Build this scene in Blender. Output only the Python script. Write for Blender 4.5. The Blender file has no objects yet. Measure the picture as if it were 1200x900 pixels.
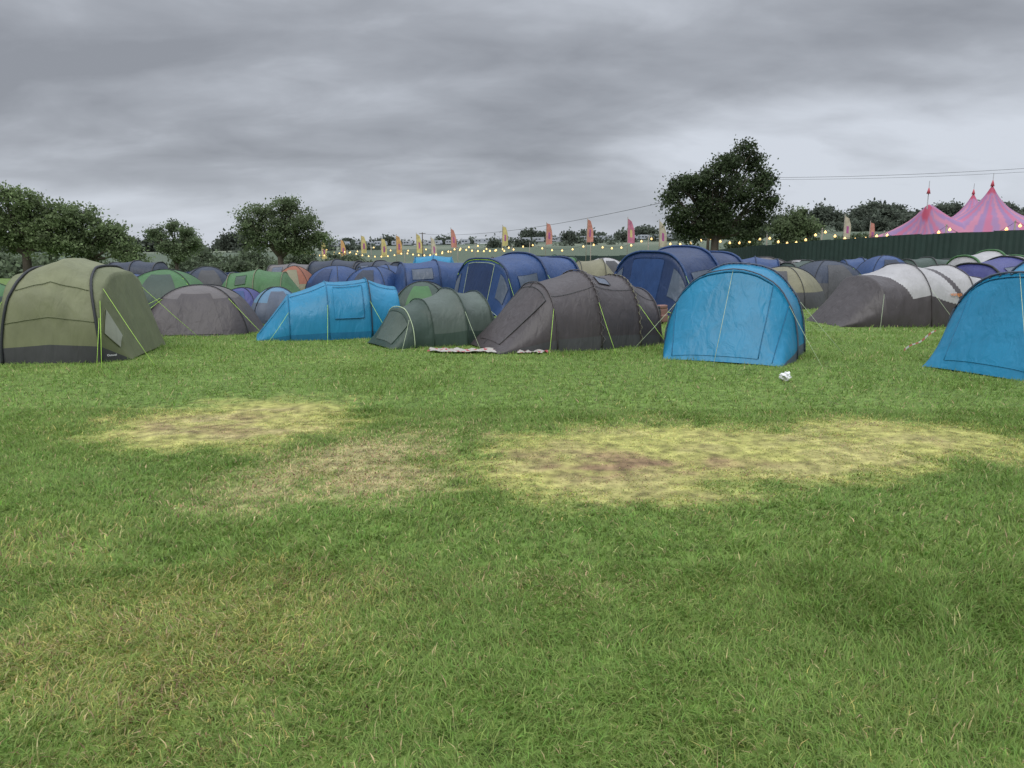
import bpy, math, random, bmesh
import numpy as np
from mathutils import Vector, noise as mnoise
random.seed(7); rng=np.random.default_rng(11)
scene=bpy.context.scene
scene.view_settings.view_transform='Standard'; scene.view_settings.look='None'; scene.view_settings.exposure=0
COL=scene.collection
# ---------------------------------------------------------------- numpy noise
_perm=rng.permutation(512); _perm=np.concatenate([_perm,_perm]); _val=rng.random(512)
def vnoise(x,y):
    x=np.asarray(x,float);y=np.asarray(y,float)
    xi=np.floor(x).astype(np.int64);yi=np.floor(y).astype(np.int64)
    xf=x-xi;yf=y-yi
    u=xf*xf*(3-2*xf);v=yf*yf*(3-2*yf)
    def h(a,b): return _val[_perm[(_perm[a&511]+b)&511]]
    a=h(xi,yi);b=h(xi+1,yi);c=h(xi,yi+1);d=h(xi+1,yi+1)
    return (a*(1-u)+b*u)*(1-v)+(c*(1-u)+d*u)*v
def fbm(x,y,o=4):
    s=0;a=.5;t=0
    for i in range(o):
        s=s+a*vnoise(x*2**i+i*17.3,y*2**i+i*9.1);t+=a;a*=.5
    return s/t
def ss(a,b,x):
    t=np.clip((np.asarray(x,float)-a)/(b-a),0,1);return t*t*(3-2*t)
def ground_z(x,y):
    x=np.asarray(x,float);y=np.asarray(y,float)
    a=x/np.maximum(np.abs(y),1)
    e=np.interp(a,[-.9,-.45,-.27,-.1,.0,.2,.33,.43,.62,.9],[.003,.003,.007,.009,.012,.016,.020,.034,.036,.036])
    e=np.where(y>0,e,.01)
    z=-1.9*ss(42,95,y)+(e*450+3.4)*ss(130,430,y)
    near=1-ss(40,90,np.hypot(x,y))
    z=z+near*((fbm(x*.7,y*.7,2)-.5)*.05+(fbm(x*3.1+5,y*3.1,2)-.5)*.024)
    return z
def gz(x,y): return float(ground_z(np.array([x]),np.array([y]))[0])
# ---------------------------------------------------------------- materials
def newmat(name):
    m=bpy.data.materials.new(name);m.use_nodes=True
    nt=m.node_tree;b=nt.nodes['Principled BSDF'];return m,nt,b
def fabric(name,col,rough=.5,trans=.12,var=.13,bump=.34,scale=3.0):
    m,nt,b=newmat(name)
    tc=nt.nodes.new('ShaderNodeTexCoord')
    n=nt.nodes.new('ShaderNodeTexNoise');n.inputs['Scale'].default_value=scale*.8;n.inputs['Detail'].default_value=6;n.inputs['Distortion'].default_value=.5
    nt.links.new(tc.outputs['Object'],n.inputs['Vector'])
    mp=nt.nodes.new('ShaderNodeMapping');mp.inputs['Scale'].default_value=(2.4,2.4,.6);mp.inputs['Rotation'].default_value=(.25,.2,.3)
    nt.links.new(tc.outputs['Object'],mp.inputs['Vector'])
    n2=nt.nodes.new('ShaderNodeTexNoise');n2.inputs['Scale'].default_value=scale*1.0;n2.inputs['Detail'].default_value=3;n2.inputs['Distortion'].default_value=.7
    nt.links.new(mp.outputs[0],n2.inputs['Vector'])
    cr=nt.nodes.new('ShaderNodeValToRGB')
    lo=[c*(1-var) for c in col]+[1];hi=[min(1,c*(1+var)) for c in col]+[1]
    cr.color_ramp.elements[0].color=lo;cr.color_ramp.elements[1].color=hi
    cr.color_ramp.elements[0].position=.3;cr.color_ramp.elements[1].position=.7
    nt.links.new(n.outputs['Fac'],cr.inputs[0]);nt.links.new(cr.outputs[0],b.inputs['Base Color'])
    b.inputs['Roughness'].default_value=rough
    b.inputs['Specular IOR Level'].default_value=.4
    bp=nt.nodes.new('ShaderNodeBump');bp.inputs['Strength'].default_value=bump;bp.inputs['Distance'].default_value=.07
    nt.links.new(n2.outputs['Fac'],bp.inputs['Height']);nt.links.new(bp.outputs[0],b.inputs['Normal'])
    if trans>0:
        tr=nt.nodes.new('ShaderNodeBsdfTranslucent');nt.links.new(cr.outputs[0],tr.inputs[0])
        mx=nt.nodes.new('ShaderNodeMixShader');mx.inputs[0].default_value=trans
        nt.links.new(b.outputs[0],mx.inputs[1]);nt.links.new(tr.outputs[0],mx.inputs[2])
        nt.links.new(mx.outputs[0],nt.nodes['Material Output'].inputs[0])
    return m
def plain(name,col,rough=.6,emit=None,es=0,var=.2,scale=8):
    m,nt,b=newmat(name)
    n=nt.nodes.new('ShaderNodeTexNoise');n.inputs['Scale'].default_value=scale
    tc=nt.nodes.new('ShaderNodeTexCoord');nt.links.new(tc.outputs['Object'],n.inputs['Vector'])
    cr=nt.nodes.new('ShaderNodeValToRGB')
    cr.color_ramp.elements[0].color=[c*(1-var) for c in col]+[1];cr.color_ramp.elements[1].color=[min(1,c*(1+var)) for c in col]+[1]
    nt.links.new(n.outputs['Fac'],cr.inputs[0]);nt.links.new(cr.outputs[0],b.inputs['Base Color'])
    b.inputs['Roughness'].default_value=rough
    if emit: b.inputs['Emission Color'].default_value=(*emit,1);b.inputs['Emission Strength'].default_value=es
    return m
def attrmat(name,trans=.3,rough=.6,noisy=0):
    m,nt,b=newmat(name)
    a=nt.nodes.new('ShaderNodeAttribute');a.attribute_name='Col'
    src=a.outputs['Color']
    if noisy:
        tc=nt.nodes.new('ShaderNodeTexCoord');n=nt.nodes.new('ShaderNodeTexNoise');n.inputs['Scale'].default_value=noisy;n.inputs['Detail'].default_value=8
        nt.links.new(tc.outputs['Object'],n.inputs['Vector'])
        mr=nt.nodes.new('ShaderNodeMapRange');mr.inputs[1].default_value=.3;mr.inputs[2].default_value=.7;mr.inputs[3].default_value=.45;mr.inputs[4].default_value=1.5
        nt.links.new(n.outputs['Fac'],mr.inputs[0])
        v=nt.nodes.new('ShaderNodeVectorMath');v.operation='SCALE';nt.links.new(src,v.inputs[0]);nt.links.new(mr.outputs[0],v.inputs['Scale']);src=v.outputs[0]
    nt.links.new(src,b.inputs['Base Color']);b.inputs['Roughness'].default_value=rough;b.inputs['Specular IOR Level'].default_value=.25
    if trans:
        tr=nt.nodes.new('ShaderNodeBsdfTranslucent');nt.links.new(src,tr.inputs[0])
        mx=nt.nodes.new('ShaderNodeMixShader');mx.inputs[0].default_value=trans
        nt.links.new(b.outputs[0],mx.inputs[1]);nt.links.new(tr.outputs[0],mx.inputs[2]);nt.links.new(mx.outputs[0],nt.nodes['Material Output'].inputs[0])
    return m
# ---------------------------------------------------------------- object helpers
def thing(name,label,cat,loc,rot=0,group=None):
    e=bpy.data.objects.new(name,None);e.empty_display_size=.3
    e.location=loc;e.rotation_euler=(0,0,rot);COL.objects.link(e)
    e['label']=label;e['category']=cat
    if group:e['group']=group
    return e
def meshobj(name,verts,faces,mats,mi=None,smooth=True,parent=None,loc=None,rotz=0):
    me=bpy.data.meshes.new(name);me.from_pydata([tuple(v) for v in verts],[],faces)
    for m in (mats if isinstance(mats,list) else [mats]): me.materials.append(m)
    if mi is not None: me.polygons.foreach_set('material_index',mi)
    me.polygons.foreach_set('use_smooth',[smooth]*len(me.polygons));me.update()
    o=bpy.data.objects.new(name,me);COL.objects.link(o)
    if parent:o.parent=parent
    if loc is not None:o.location=loc
    o.rotation_euler=(0,0,rotz)
    return o
def npmesh(name,V,Q,C,mat,parent=None,smooth=False):
    me=bpy.data.meshes.new(name);n=len(V);q=len(Q);k=Q.shape[1]
    me.vertices.add(n);me.vertices.foreach_set('co',V.astype(np.float32).ravel())
    me.loops.add(q*k);me.loops.foreach_set('vertex_index',Q.astype(np.int32).ravel())
    me.polygons.add(q);me.polygons.foreach_set('loop_start',(np.arange(q)*k).astype(np.int32))
    me.polygons.foreach_set('loop_total',np.full(q,k,np.int32))
    if smooth: me.polygons.foreach_set('use_smooth',np.ones(q,bool))
    me.update(calc_edges=True)
    if C is not None:
        at=me.attributes.new('Col','FLOAT_COLOR','POINT');c4=np.ones((n,4),np.float32);c4[:,:3]=C;at.data.foreach_set('color',c4.ravel())
    me.materials.append(mat)
    o=bpy.data.objects.new(name,me);COL.objects.link(o)
    if parent:o.parent=parent
    return o
def tube_data(pts,r,seg=6):
    V=[];F=[];pts=[Vector(p) for p in pts];n=len(pts)
    rs=r if isinstance(r,(list,tuple)) else [r]*n
    for i,p in enumerate(pts):
        d=(pts[min(i+1,n-1)]-pts[max(i-1,0)]).normalized()
        up=Vector((0,0,1)) if abs(d.z)<.9 else Vector((1,0,0))
        a=d.cross(up).normalized();b=d.cross(a)
        for k in range(seg):
            t=2*math.pi*k/seg;V.append(p+(a*math.cos(t)+b*math.sin(t))*rs[i])
    for i in range(n-1):
        for k in range(seg):
            k2=(k+1)%seg;F.append((i*seg+k,i*seg+k2,(i+1)*seg+k2,(i+1)*seg+k))
    F.append(tuple(range(seg))[::-1]);F.append(tuple((n-1)*seg+k for k in range(seg)))
    return V,F
def tube(name,pts,r,mat,parent=None,seg=6):
    V,F=tube_data(pts,r,seg);return meshobj(name,V,F,mat,None,True,parent)
def tubes(name,list_pts,mat,parent=None,seg=6):
    V=[];F=[]
    for pts,r in list_pts:
        v,f=tube_data(pts,r,seg);o=len(V);V+=v;F+=[tuple(i+o for i in q) for q in f]
    return meshobj(name,V,F,mat,None,True,parent)
# ---------------------------------------------------------------- tent surfaces
LIME=fabric('lime_webbing',(.42,.68,.10),.6,0,.1,0)
POLE_D=fabric('dark_pole_sleeve',(.025,.027,.03),.6,0,.15,.1)
ROPE=fabric('pale_rope',(.42,.50,.32),.7,0,.1,0)
class Tunnel:
    def __init__(s,st,p=.85,sag=.035,seed=0):
        s.st=st;s.p=p;s.sag=sag;s.seed=seed;s.n=len(st)-1
    def __call__(s,u,v):
        i=min(int(u),s.n-1);f=u-i
        a=s.st[i];b=s.st[i+1]
        y=a[0]+(b[0]-a[0])*f;w=a[1]+(b[1]-a[1])*f;h=a[2]+(b[2]-a[2])*f
        sg=s.sag*4*f*(1-f)
        if a[2]<.2 or b[2]<.2: h*=1-sg*.5
        else: h*=1-sg; w*=1-sg*.7
        t=math.pi*v;c=math.cos(t);sn=max(0,math.sin(t))
        nz=mnoise.noise(Vector((y*2.3+s.seed*7.1,c*2.2,sn*2.6)))*.022+mnoise.noise(Vector((y*7+s.seed,c*6,sn*4)))*.009
        return Vector((-w*math.copysign(abs(c)**s.p,c)*(1+nz),y,h*sn**s.p*(1+nz)))
class Dome:
    def __init__(s,rx,ry,h,q=.95,q2=.95,sag=.07,seed=0,n=3.2):
        s.rx=rx;s.ry=ry;s.h=h;s.q=q;s.q2=q2;s.sag=sag;s.seed=seed;s.ne=n
    def __call__(s,u,v):
        a=u*2*math.pi-math.pi/2
        c=math.cos(a);sn=math.sin(a);r=1/(abs(c)**s.ne+abs(sn)**s.ne)**(1/s.ne)
        f=v*math.pi/2
        k=1-s.sag*abs(math.cos(2*a))*math.sin(v*math.pi)
        nz=1+mnoise.noise(Vector((c*2+s.seed*5,sn*2,v*3)))*.025
        R=r*(max(0,math.cos(f))**s.q)*k*nz
        return Vector((s.rx*R*c,s.ry*R*sn,s.h*math.sin(f)**s.q2*(1-(s.sag*.5)*abs(math.cos(2*a))*math.sin(v*math.pi))))
def gridmesh(name,S,us,vs,mats,matfn,parent,off=0):
    V=[];F=[];M=[];nu=len(us);nv=len(vs)
    for u in us:
        for v in vs:
            p=S(u,v)
            if off:
                e=.01;du=S(u+e,v)-S(u-e if u>e else u,v);dv=S(u,min(1,v+e))-S(u,max(0,v-e))
                nrm=du.cross(dv)
                if nrm.length>1e-9:
                    nrm.normalize()
                    if nrm.dot(p-Vector((0,p.y*.7,0.0)))<0:nrm=-nrm
                    p=p+nrm*off
            V.append(p)
    for i in range(nu-1):
        for j in range(nv-1):
            F.append((i*nv+j,(i+1)*nv+j,(i+1)*nv+j+1,i*nv+j+1))
            M.append(matfn((us[i]+us[i+1])/2,(vs[j]+vs[j+1])/2) if matfn else 0)
    return meshobj(name,V,F,mats,M,True,parent)
def lin(a,b,n): return [a+(b-a)*i/n for i in range(n+1)]
def offp(p,k=1.012): return Vector((p.x*k,p.y,p.z*k+.004))
def tunnel_tent(label,loc,rotdeg,st,fly,skirt=None,pole=POLE_D,pr=.012,arches=None,piping=None,matfn=None,mats=None,
                doors=(),windows=(),guys=(),guymat=LIME,p=.85,sag=.035,seed=0,group='tents pitched in the camping field',cat='tent',q=1.0,sk=.055,guyr=.0035,seams=(),curved=()):
    root=thing('tent',label,cat,(loc[0],loc[1],gz(*loc)-.015),math.radians(rotdeg),group)
    S=Tunnel(st,p,sag,seed);n=S.n
    ns=max(3,int(8*q));nvv=max(14,int(36*q))
    us=[];[us.extend([i+k/ns for k in range(ns)]) for i in range(n)];us.append(n)
    vs=lin(0,1,nvv)
    if sk: vs=sorted(set(vs+[sk,1-sk,.008,.992]))
    ml=mats or [fly,skirt or fly]
    mf=matfn or ((lambda u,v:1 if (v<sk or v>1-sk) else 0) if skirt else None)
    gridmesh('flysheet',S,us,vs,ml,mf,root)
    for i in (arches if arches is not None else range(1,n)):
        tube('pole',[offp(S(i,v)) for v in lin(0.005,.995,28)],pr,pole,root)
    for (ub,ut) in curved:   # beams that lean together towards the ridge
        tube('pole',[offp(S(ub+(ut-ub)*math.sin(math.pi*v)**1.6,v),1.012) for v in [.001,.004,.01,.02,.035]+lin(0.05,.95,40)+[.965,.98,.99,.996,.999]],pr,pole,root)
    for (u0,u1,v,m,r) in seams:
        tube('seam',[offp(S(u0+(u1-u0)*k/24,v),1.006) for k in range(25)],r,m,root,4)
    if piping:
        for i,m,zig in piping:
            pts=[]
            for k,v in enumerate(lin(.01,.99,46)):
                uu=i+(.07 if k%2 else -.03) if zig else i+.04
                pts.append(offp(S(min(max(uu,0),n),v),1.02))
            tube('piping',pts,.008,m,root)
    for (u0,u1,v0,v1,m,edge) in doors:
        d=gridmesh('door',S,lin(u0,u1,10),lin(v0,v1,12),[m],None,root,.010)
        if edge:
            pts=[offp(S(u0+(u1-u0)*k/12,v0),1.018) for k in range(13)]+[offp(S(u1,v0+(v1-v0)*k/12),1.018) for k in range(1,13)]+[offp(S(u1-(u1-u0)*k/12,v1),1.018) for k in range(1,13)]
            tube('zip',pts,.007,edge,d)
    for (u0,u1,v0,v1,m) in windows:
        w=gridmesh('window',S,lin(u0,u1,8),lin(v0,v1,8),[m],None,root,.014)
        pts=[S(u0+(u1-u0)*k/6,v0) for k in range(7)]+[S(u1,v0+(v1-v0)*k/6) for k in range(1,7)]+[S(u1-(u1-u0)*k/6,v1) for k in range(1,7)]+[S(u0,v1-(v1-v0)*k/6) for k in range(1,7)]
        tube('window_frame',[offp(x,1.014) for x in pts],.005,fly,w,4)
    for (u,v,dx,dy) in guys:
        a=S(u,v);b=S(u,0 if v<.5 else 1)
        e=Vector((b.x+dx,b.y+dy,.02))
        tube('guy_line',[a,a.lerp(e,.5)-Vector((0,0,.01)),e],guyr,guymat,root,4)
    return root,S
def dome_tent(label,loc,rotdeg,rx,ry,h,fly,low=None,lowv=.35,pole=POLE_D,door=None,q=.95,q2=.95,seed=0,guys=(),group='tents pitched in the camping field',res=1.0,stripe=None,pr=.010,sag=.07):
    root=thing('tent',label,'tent',(loc[0],loc[1],gz(*loc)-.015),math.radians(rotdeg),group)
    S=Dome(rx,ry,h,q,q2,sag,seed)
    us=lin(0,1,int(48*res)//8*8);vs=sorted(set(lin(0,1,int(16*res))+[lowv]))
    def mf(u,v):
        if low and v<lowv:return 1
        if stripe and abs(((u*4)%1)-.0)<.13:return 2
        return 0
    gridmesh('flysheet',S,us,vs,[fly,low or fly,stripe or fly],mf,root)
    for d in (.125,.375):
        pts=[offp(S(d,v),1.012) for v in lin(0,1,12)]+[offp(S(d+.5,v),1.012) for v in lin(1,0,12)[1:]]
        tube('pole',pts,pr,pole,root)
    if door:
        gridmesh('door',lambda u,v:S(u%1,v),lin(-.07,.07,8),lin(.06,.72,8),[door],None,root,.012)
    for (u,v,L) in guys:
        a=S(u,v);b=S(u,0);o=Vector((b.x,b.y,0)).normalized()*L
        tube('guy_line',[a,Vector((b.x,b.y,.02))+o],.004,LIME,root,4)
    return root,S
# fabrics
OLIVE=fabric('olive_canvas',(.15,.165,.085),.65,.1)
OLIVE_D=fabric('olive_panel',(.19,.20,.11),.65,.1)
CHAR=fabric('charcoal_fabric',(.06,.06,.062),.6,.05)
CREAM=fabric('cream_window_blind',(.30,.31,.25),.6,.1)
GREYB=fabric('grey_brown_fabric',(.058,.049,.050),.45,.06)
GREYB2=fabric('taupe_fabric',(.12,.108,.106),.5,.08)
SKY=fabric('bright_blue_nylon',(.018,.225,.40),.4,.2,.10)
SKYD=fabric('deep_blue_nylon',(.012,.145,.28),.45,.15,.12)
GREYBL=fabric('blue_grey_fabric',(.08,.10,.14),.5,.1)
DKGREEN=fabric('dark_green_nylon',(.035,.060,.045),.5,.08)
DKGREEN2=fabric('sage_nylon',(.075,.10,.083),.5,.08)
GREEN=fabric('leaf_green_nylon',(.055,.15,.05),.5,.15)
NAVY=fabric('navy_nylon',(.022,.032,.055),.5,.08)
ROYAL=fabric('royal_blue_polyester',(.019,.054,.16),.45,.12)
ROYALD=fabric('dark_royal_blue_polyester',(.013,.032,.095),.45,.08)
PURP=fabric('violet_blue_nylon',(.05,.055,.19),.5,.12)
STEEL=fabric('steel_grey_mesh',(.07,.09,.125),.4,0)
WHITEG=fabric('pale_grey_nylon',(.40,.39,.39),.5,.15,.10)
KHAKI=fabric('khaki_canvas',(.20,.19,.12),.6,.12)
BEIGE=fabric('rusty_beige_canvas',(.26,.10,.06),.7,.1)
CYAN=fabric('pale_blue_nylon',(.10,.21,.32),.5,.15)
ORANGE=fabric('orange_trim',(.6,.2,.04),.6,.1)
def text_part(body,parent,loc,rot,size,mat):
    cu=bpy.data.curves.new('logo_lettering','FONT');cu.body=body;cu.size=size;cu.extrude=.002;cu.align_x='CENTER'
    o=bpy.data.objects.new('t',cu);COL.objects.link(o)
    dg=bpy.context.evaluated_depsgraph_get();me=bpy.data.meshes.new_from_object(o.evaluated_get(dg))
    bpy.data.objects.remove(o);me.materials.clear();me.materials.append(mat)
    t=bpy.data.objects.new('logo_lettering',me);COL.objects.link(t);t.parent=parent;t.location=loc;t.rotation_euler=rot
    return t
WHITE=plain('white_print',(.7,.7,.7))
# ---- foreground tents
def olive_mf(u,v):
    if v<.05 or v>.972:return 1
    b=math.sin(math.pi*v)**1.6
    return 2 if (1+.35*b)<u<(3-.35*b) else 0
r,S=tunnel_tent('large olive tent with charcoal skirt and pale side panels',(-6.92,11.9),-80,
  [(-1.0,1.0,.03),(-.66,1.22,1.30),(0,1.26,1.54),(.66,1.22,1.30),(1.0,.92,.03)],OLIVE,CHAR,POLE_D,.020,arches=[],curved=[(1,1.35),(3,2.65)],
  mats=[OLIVE,CHAR,OLIVE_D],matfn=olive_mf,windows=[(.35,.9,.78,.92,CREAM),(3.15,3.6,.80,.92,CREAM)],seams=[(1.25,2.75,.76,OLIVE,.006),(1.08,2.92,.9,OLIVE,.005)],
  guys=[(1,.8,.9,-.15),(3,.8,.9,.3),(3,.72,.6,.9),(3.1,.3,.1,.9),(3,.88,.5,.1)],seed=1,sk=.028,q=2.5,p=.68,sag=.0)
pp=S(3.3,.985)
text_part('Outwell',r,(pp.x*1.02+.02,pp.y+.03,pp.z-.015),(math.radians(78),0,math.radians(90+30)),.04,WHITE)
dome_tent('low pointed dark grey tent with taupe upper panels',(-6.42,15.35),12,1.22,1.05,.95,GREYB2,GREYB,.62,door=GREYB,q=.78,q2=1.4,seed=2,guys=[(.12,.6,.5),(.88,.6,.6),(.8,.7,.9)],sag=.12)
tunnel_tent('light blue low tunnel tent with sloping nose',(-3.6,14.5),-72,
  [(-1.35,.55,.03),(-.75,.75,.82),(-.05,.85,1.06),(.72,.85,1.12),(1.3,.75,.95),(1.45,.65,.03)],SKY,SKYD,SKYD,.007,arches=[1,2,3],
  piping=[(3,POLE_D,False)],doors=[(2.15,2.85,.66,.9,SKY,SKYD)],guys=[(3,.8,.7,.3),(2,.8,.8,-.1),(1,.8,.4,-.4)],seed=3,sk=.03,seams=[(0.1,4,.62,SKYD,.005)])
tunnel_tent('small dark green tent with hooded porch',(-1.3,13.35),-58,
  [(-1.2,.55,.03),(-.82,.66,.66),(-.42,.62,.80),(.15,.78,.97),(.70,.72,.90),(1.2,.45,.03)],DKGREEN2,DKGREEN,DKGREEN,.008,arches=[2,3,4],
  matfn=lambda u,v:1 if u<2 or v<.08 or v>.92 or (3.0<u<3.12) else 0,piping=[(1,ROPE,False)],doors=[(.15,.9,.40,.78,DKGREEN2,DKGREEN)],
  guys=[(1,.75,.4,-.4),(3,.8,.6,-.1),(4,.8,.6,.4)],guymat=ROPE,seed=4,sag=.07,q=1.5)
tunnel_tent('grey brown tunnel tent with zigzag piping',(1.05,13.05),-66,
  [(-1.72,.72,.03),(-.75,.92,1.10),(.05,.98,1.29),(.85,.92,1.20),(1.35,.8,.95),(1.55,.65,.03)],GREYB,CHAR,GREYB,.010,arches=[1,2,3,4],
  piping=[(2,GREYB2,True),(3,KHAKI,True)],doors=[(.12,.92,.38,.72,GREYB,CHAR)],windows=[(2.2,2.5,.60,.68,STEEL)],
  guys=[(2,.8,.6,-.1),(3,.8,.6,.2),(1,.8,.5,-.4)],seed=5,sk=.045,seams=[(0.05,1,.5,CHAR,.006),(1,4,.72,CHAR,.004)],sag=.04)
tunnel_tent('bright blue tunnel tent with front porch panel',(3.66,12.0),-26,
  [(-1.35,.86,.03),(-.66,1.0,1.33),(.25,1.02,1.42),(.95,.85,1.15),(1.35,.6,.03)],SKY,GREYBL,GREYBL,.012,arches=[1,2,3],
  piping=[(2,GREYBL,True)],doors=[(.06,.97,.2,.68,SKY,SKYD)],guys=[(1,.5,-1.0,-1.2),(1,.8,.4,-.6),(2,.8,.6,0),(1,.2,-.5,-.3)],guymat=ROPE,seed=6,sk=.03,sag=.04,seams=[(0.03,1,.80,SKYD,.006)])
tunnel_tent('bright blue tunnel tent with grey seams on lawn',(7.38,10.15),-68,
  [(-1.3,.85,.03),(-.72,1.0,1.34),(.1,1.05,1.58),(1.0,.95,1.4),(1.8,.7,.03)],SKY,SKYD,GREYBL,.016,arches=[1,2,3],
  piping=[(1,GREYBL,True)],doors=[(.1,.95,.3,.7,SKY,SKYD)],guys=[(1,.75,.1,-.9),(1,.5,.0,-1.1),(2,.8,.8,-.2),(0.6,.7,.4,-.8)],guymat=ROPE,seed=7,sk=.03,sag=.04,seams=[(1,3,.7,SKYD,.006)])
def gw_mf(u,v):
    if v<.1 or v>.965:return 1
    if v>.885+.03*math.sin(u*2.6):return 1
    t=max(0,(v-.35)/.6)
    if u<1.0+.75*t:return 1
    if abs(u-2.35-1.0*(v-.5))<.06: return 1
    return 1 if u>4.5-.9*t else 0
r,S=tunnel_tent('pale grey and charcoal tent with curved panels',(9.1,17.2),-80,
  [(-2.1,.7,.03),(-1.2,1.05,1.12),(-.2,1.15,1.36),(.9,1.15,1.32),(1.7,.9,1.05),(2.1,.7,.03)],WHITEG,GREYB,GREYB,.010,arches=[2,3,4],
  matfn=gw_mf,windows=[(3.05,3.5,.78,.85,STEEL)],guys=[(1,.8,.6,-.6),(2,.8,.9,0),(3,.8,.9,0),(4,.8,.8,.4)],guymat=ROPE,seed=8,sag=.05,q=5,p=.8)
pp=S(2.85,.83)
text_part('vango',r,(pp.x*1.03+.03,pp.y-.3,pp.z-.06),(math.radians(55),0,math.radians(90)),.12,ORANGE)
# ---- middle tents
r,S=tunnel_tent('royal blue inflatable tunnel tent with lime trim',(.25,20.6),-50,
  [(-1.7,1.15,.03),(-1.35,1.22,1.42),(-.1,1.28,1.56),(1.25,1.2,1.46),(1.75,.95,.03)],ROYAL,ROYALD,ROYALD,.03,arches=[1,2,3],
  piping=[(0.93,LIME,False)],doors=[(.15,.92,.40,.60,ROYALD,ROPE)],windows=[(.35,.85,.12,.3,STEEL),(.35,.85,.70,.86,STEEL),(1.25,1.75,.80,.90,STEEL)],
  guys=[(1,.8,.8,-.4),(2,.8,.9,0),(3,.8,.9,0)],seed=9,sk=.03,sag=.03,p=.68,q=1.4)
tunnel_tent('large royal blue inflatable tent with grey mesh windows',(4.75,20.7),-52,
  [(-1.8,1.25,.03),(-1.4,1.36,1.60),(-.1,1.40,1.76),(1.3,1.28,1.60),(1.75,1.0,.03)],ROYALD,ROYAL,ROYAL,.035,arches=[1,2,3],
  piping=[(0.03,LIME,False)],doors=[(.1,.9,.42,.58,ROYAL,ROYAL)],windows=[(.35,.85,.14,.32,STEEL),(.35,.85,.68,.86,STEEL),(1.2,1.8,.80,.91,STEEL)],
  guys=[(1,.8,.8,-.4),(2,.8,.9,0),(3,.8,.9,0)],seed=10,sk=.03,sag=.03,p=.68,q=1.4)
tunnel_tent('royal blue family tunnel tent among other tents',(-2.7,27),-74,
  [(-1.8,1.0,.03),(-1.3,1.2,1.22),(-.1,1.25,1.32),(1.2,1.2,1.25),(1.8,.9,.03)],ROYAL,ROYALD,ROYALD,.025,windows=[(1.2,1.8,.72,.86,STEEL)],seed=11,q=.8,p=.7)
dome_tent('leaf green dome tent with dark skirt',(-9.5,20.5),10,1.2,1.1,1.15,GREEN,DKGREEN,.2,door=DKGREEN,seed=12,guys=[(.12,.6,.6)])
dome_tent('navy dome tent behind green tents',(-10.6,26),25,1.05,1.0,1.12,NAVY,door=CHAR,seed=13)
tunnel_tent('leaf green tunnel tent with pale seams',(-8.0,23.6),-82,
  [(-1.5,.8,.03),(-.8,1.1,.98),(0,1.15,1.10),(.8,1.1,1.0),(1.5,.8,.03)],GREEN,DKGREEN,KHAKI,.012,windows=[(1.3,1.7,.66,.8,DKGREEN)],seed=14,q=.8)
dome_tent('small violet blue pop-up tent',(-7.1,19.6),0,.62,.6,.68,PURP,door=ROYAL,seed=15)
dome_tent('small pale blue dome tent with grey door',(-5.5,17.4),20,.68,.7,.80,CYAN,GREYBL,.4,door=GREYBL,seed=16)
dome_tent('dark green dome tent behind blue tent',(-2.2,18.4),0,.85,.8,.92,DKGREEN,door=GREEN,seed=17)
dome_tent('dark slate dome tent near the fence',(10.6,25.3),10,1.3,1.2,1.34,NAVY,CHAR,.3,door=CHAR,seed=18,guys=[(.12,.6,.6)])
tunnel_tent('khaki canvas tent with low sides',(3.25,29),-85,[(-1.4,.9,.03),(-.7,1.1,1.3),(.2,1.1,1.4),(1.3,.8,.03)],KHAKI,CHAR,seed=19,q=.6)
tunnel_tent('violet blue tunnel tent with white side stripe',(14.2,21.5),-78,[(-1.8,1,.03),(-1.1,1.25,1.3),(0,1.3,1.5),(1.2,1.2,1.35),(1.8,.9,.03)],PURP,WHITEG,POLE_D,.03,windows=[(1.3,1.7,.66,.82,STEEL)],seed=20,sk=.1,q=.8)
tunnel_tent('white tunnel tent with leaf green edges',(17.2,27),-84,[(-1.7,1,.03),(-1.0,1.2,1.5),(0,1.25,1.68),(1.0,1.2,1.5),(1.7,.9,.03)],WHITEG,GREEN,GREEN,.04,seed=21,sk=.1,q=.7)
dome_tent('royal blue dome tent near the fence',(14.9,30),0,1.15,1.1,1.5,ROYAL,NAVY,.3,door=NAVY,seed=22)
dome_tent('rusty red pointed tent beyond green tents',(-9.0,31),0,1.0,1.0,1.05,BEIGE,KHAKI,.3,q=1.1,q2=1.4,door=KHAKI,seed=23)
# ---- far tents
cl=[('royal blue',ROYAL,ROYALD),('royal blue',ROYAL,NAVY),('navy',NAVY,CHAR),('leaf green',GREEN,DKGREEN),('dark green',DKGREEN,CHAR),('grey brown',GREYB2,CHAR),('violet blue',PURP,NAVY),('bright blue',SKY,SKYD),('khaki',KHAKI,CHAR),('pale grey',WHITEG,CHAR)]
far=[(-16.5,23,3),(-14,27,1),(-13.3,33,0),(-6.9,29.5,0),(-5.2,31,1),(-4.9,26.5,1),(-9,38.5,2),(-6.5,37,2),(-3,35,0),(-.4,31,1),(.9,27,1),(-1,39,5),(1.8,35,0),(4.6,37,9),(6.2,31,0),(6.9,26.5,4),(8.6,34,1),(11.0,34,0),(9.4,41,2),(12.8,38,5),(17.6,34.5,3),(15.4,40,9),(19.9,36,4),(20.5,31,0),(19,24.5,6),(22.5,27,1),(23.6,36,8),(13,33,4),(-18,31,0),(-12,41,5),(6.5,43,8),(2.5,44,3),(-4.5,43,7),(25,41,0),(20,43,1),(8.2,22.5,8),(-19,38,2),(-12.5,22.6,1)]
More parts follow.
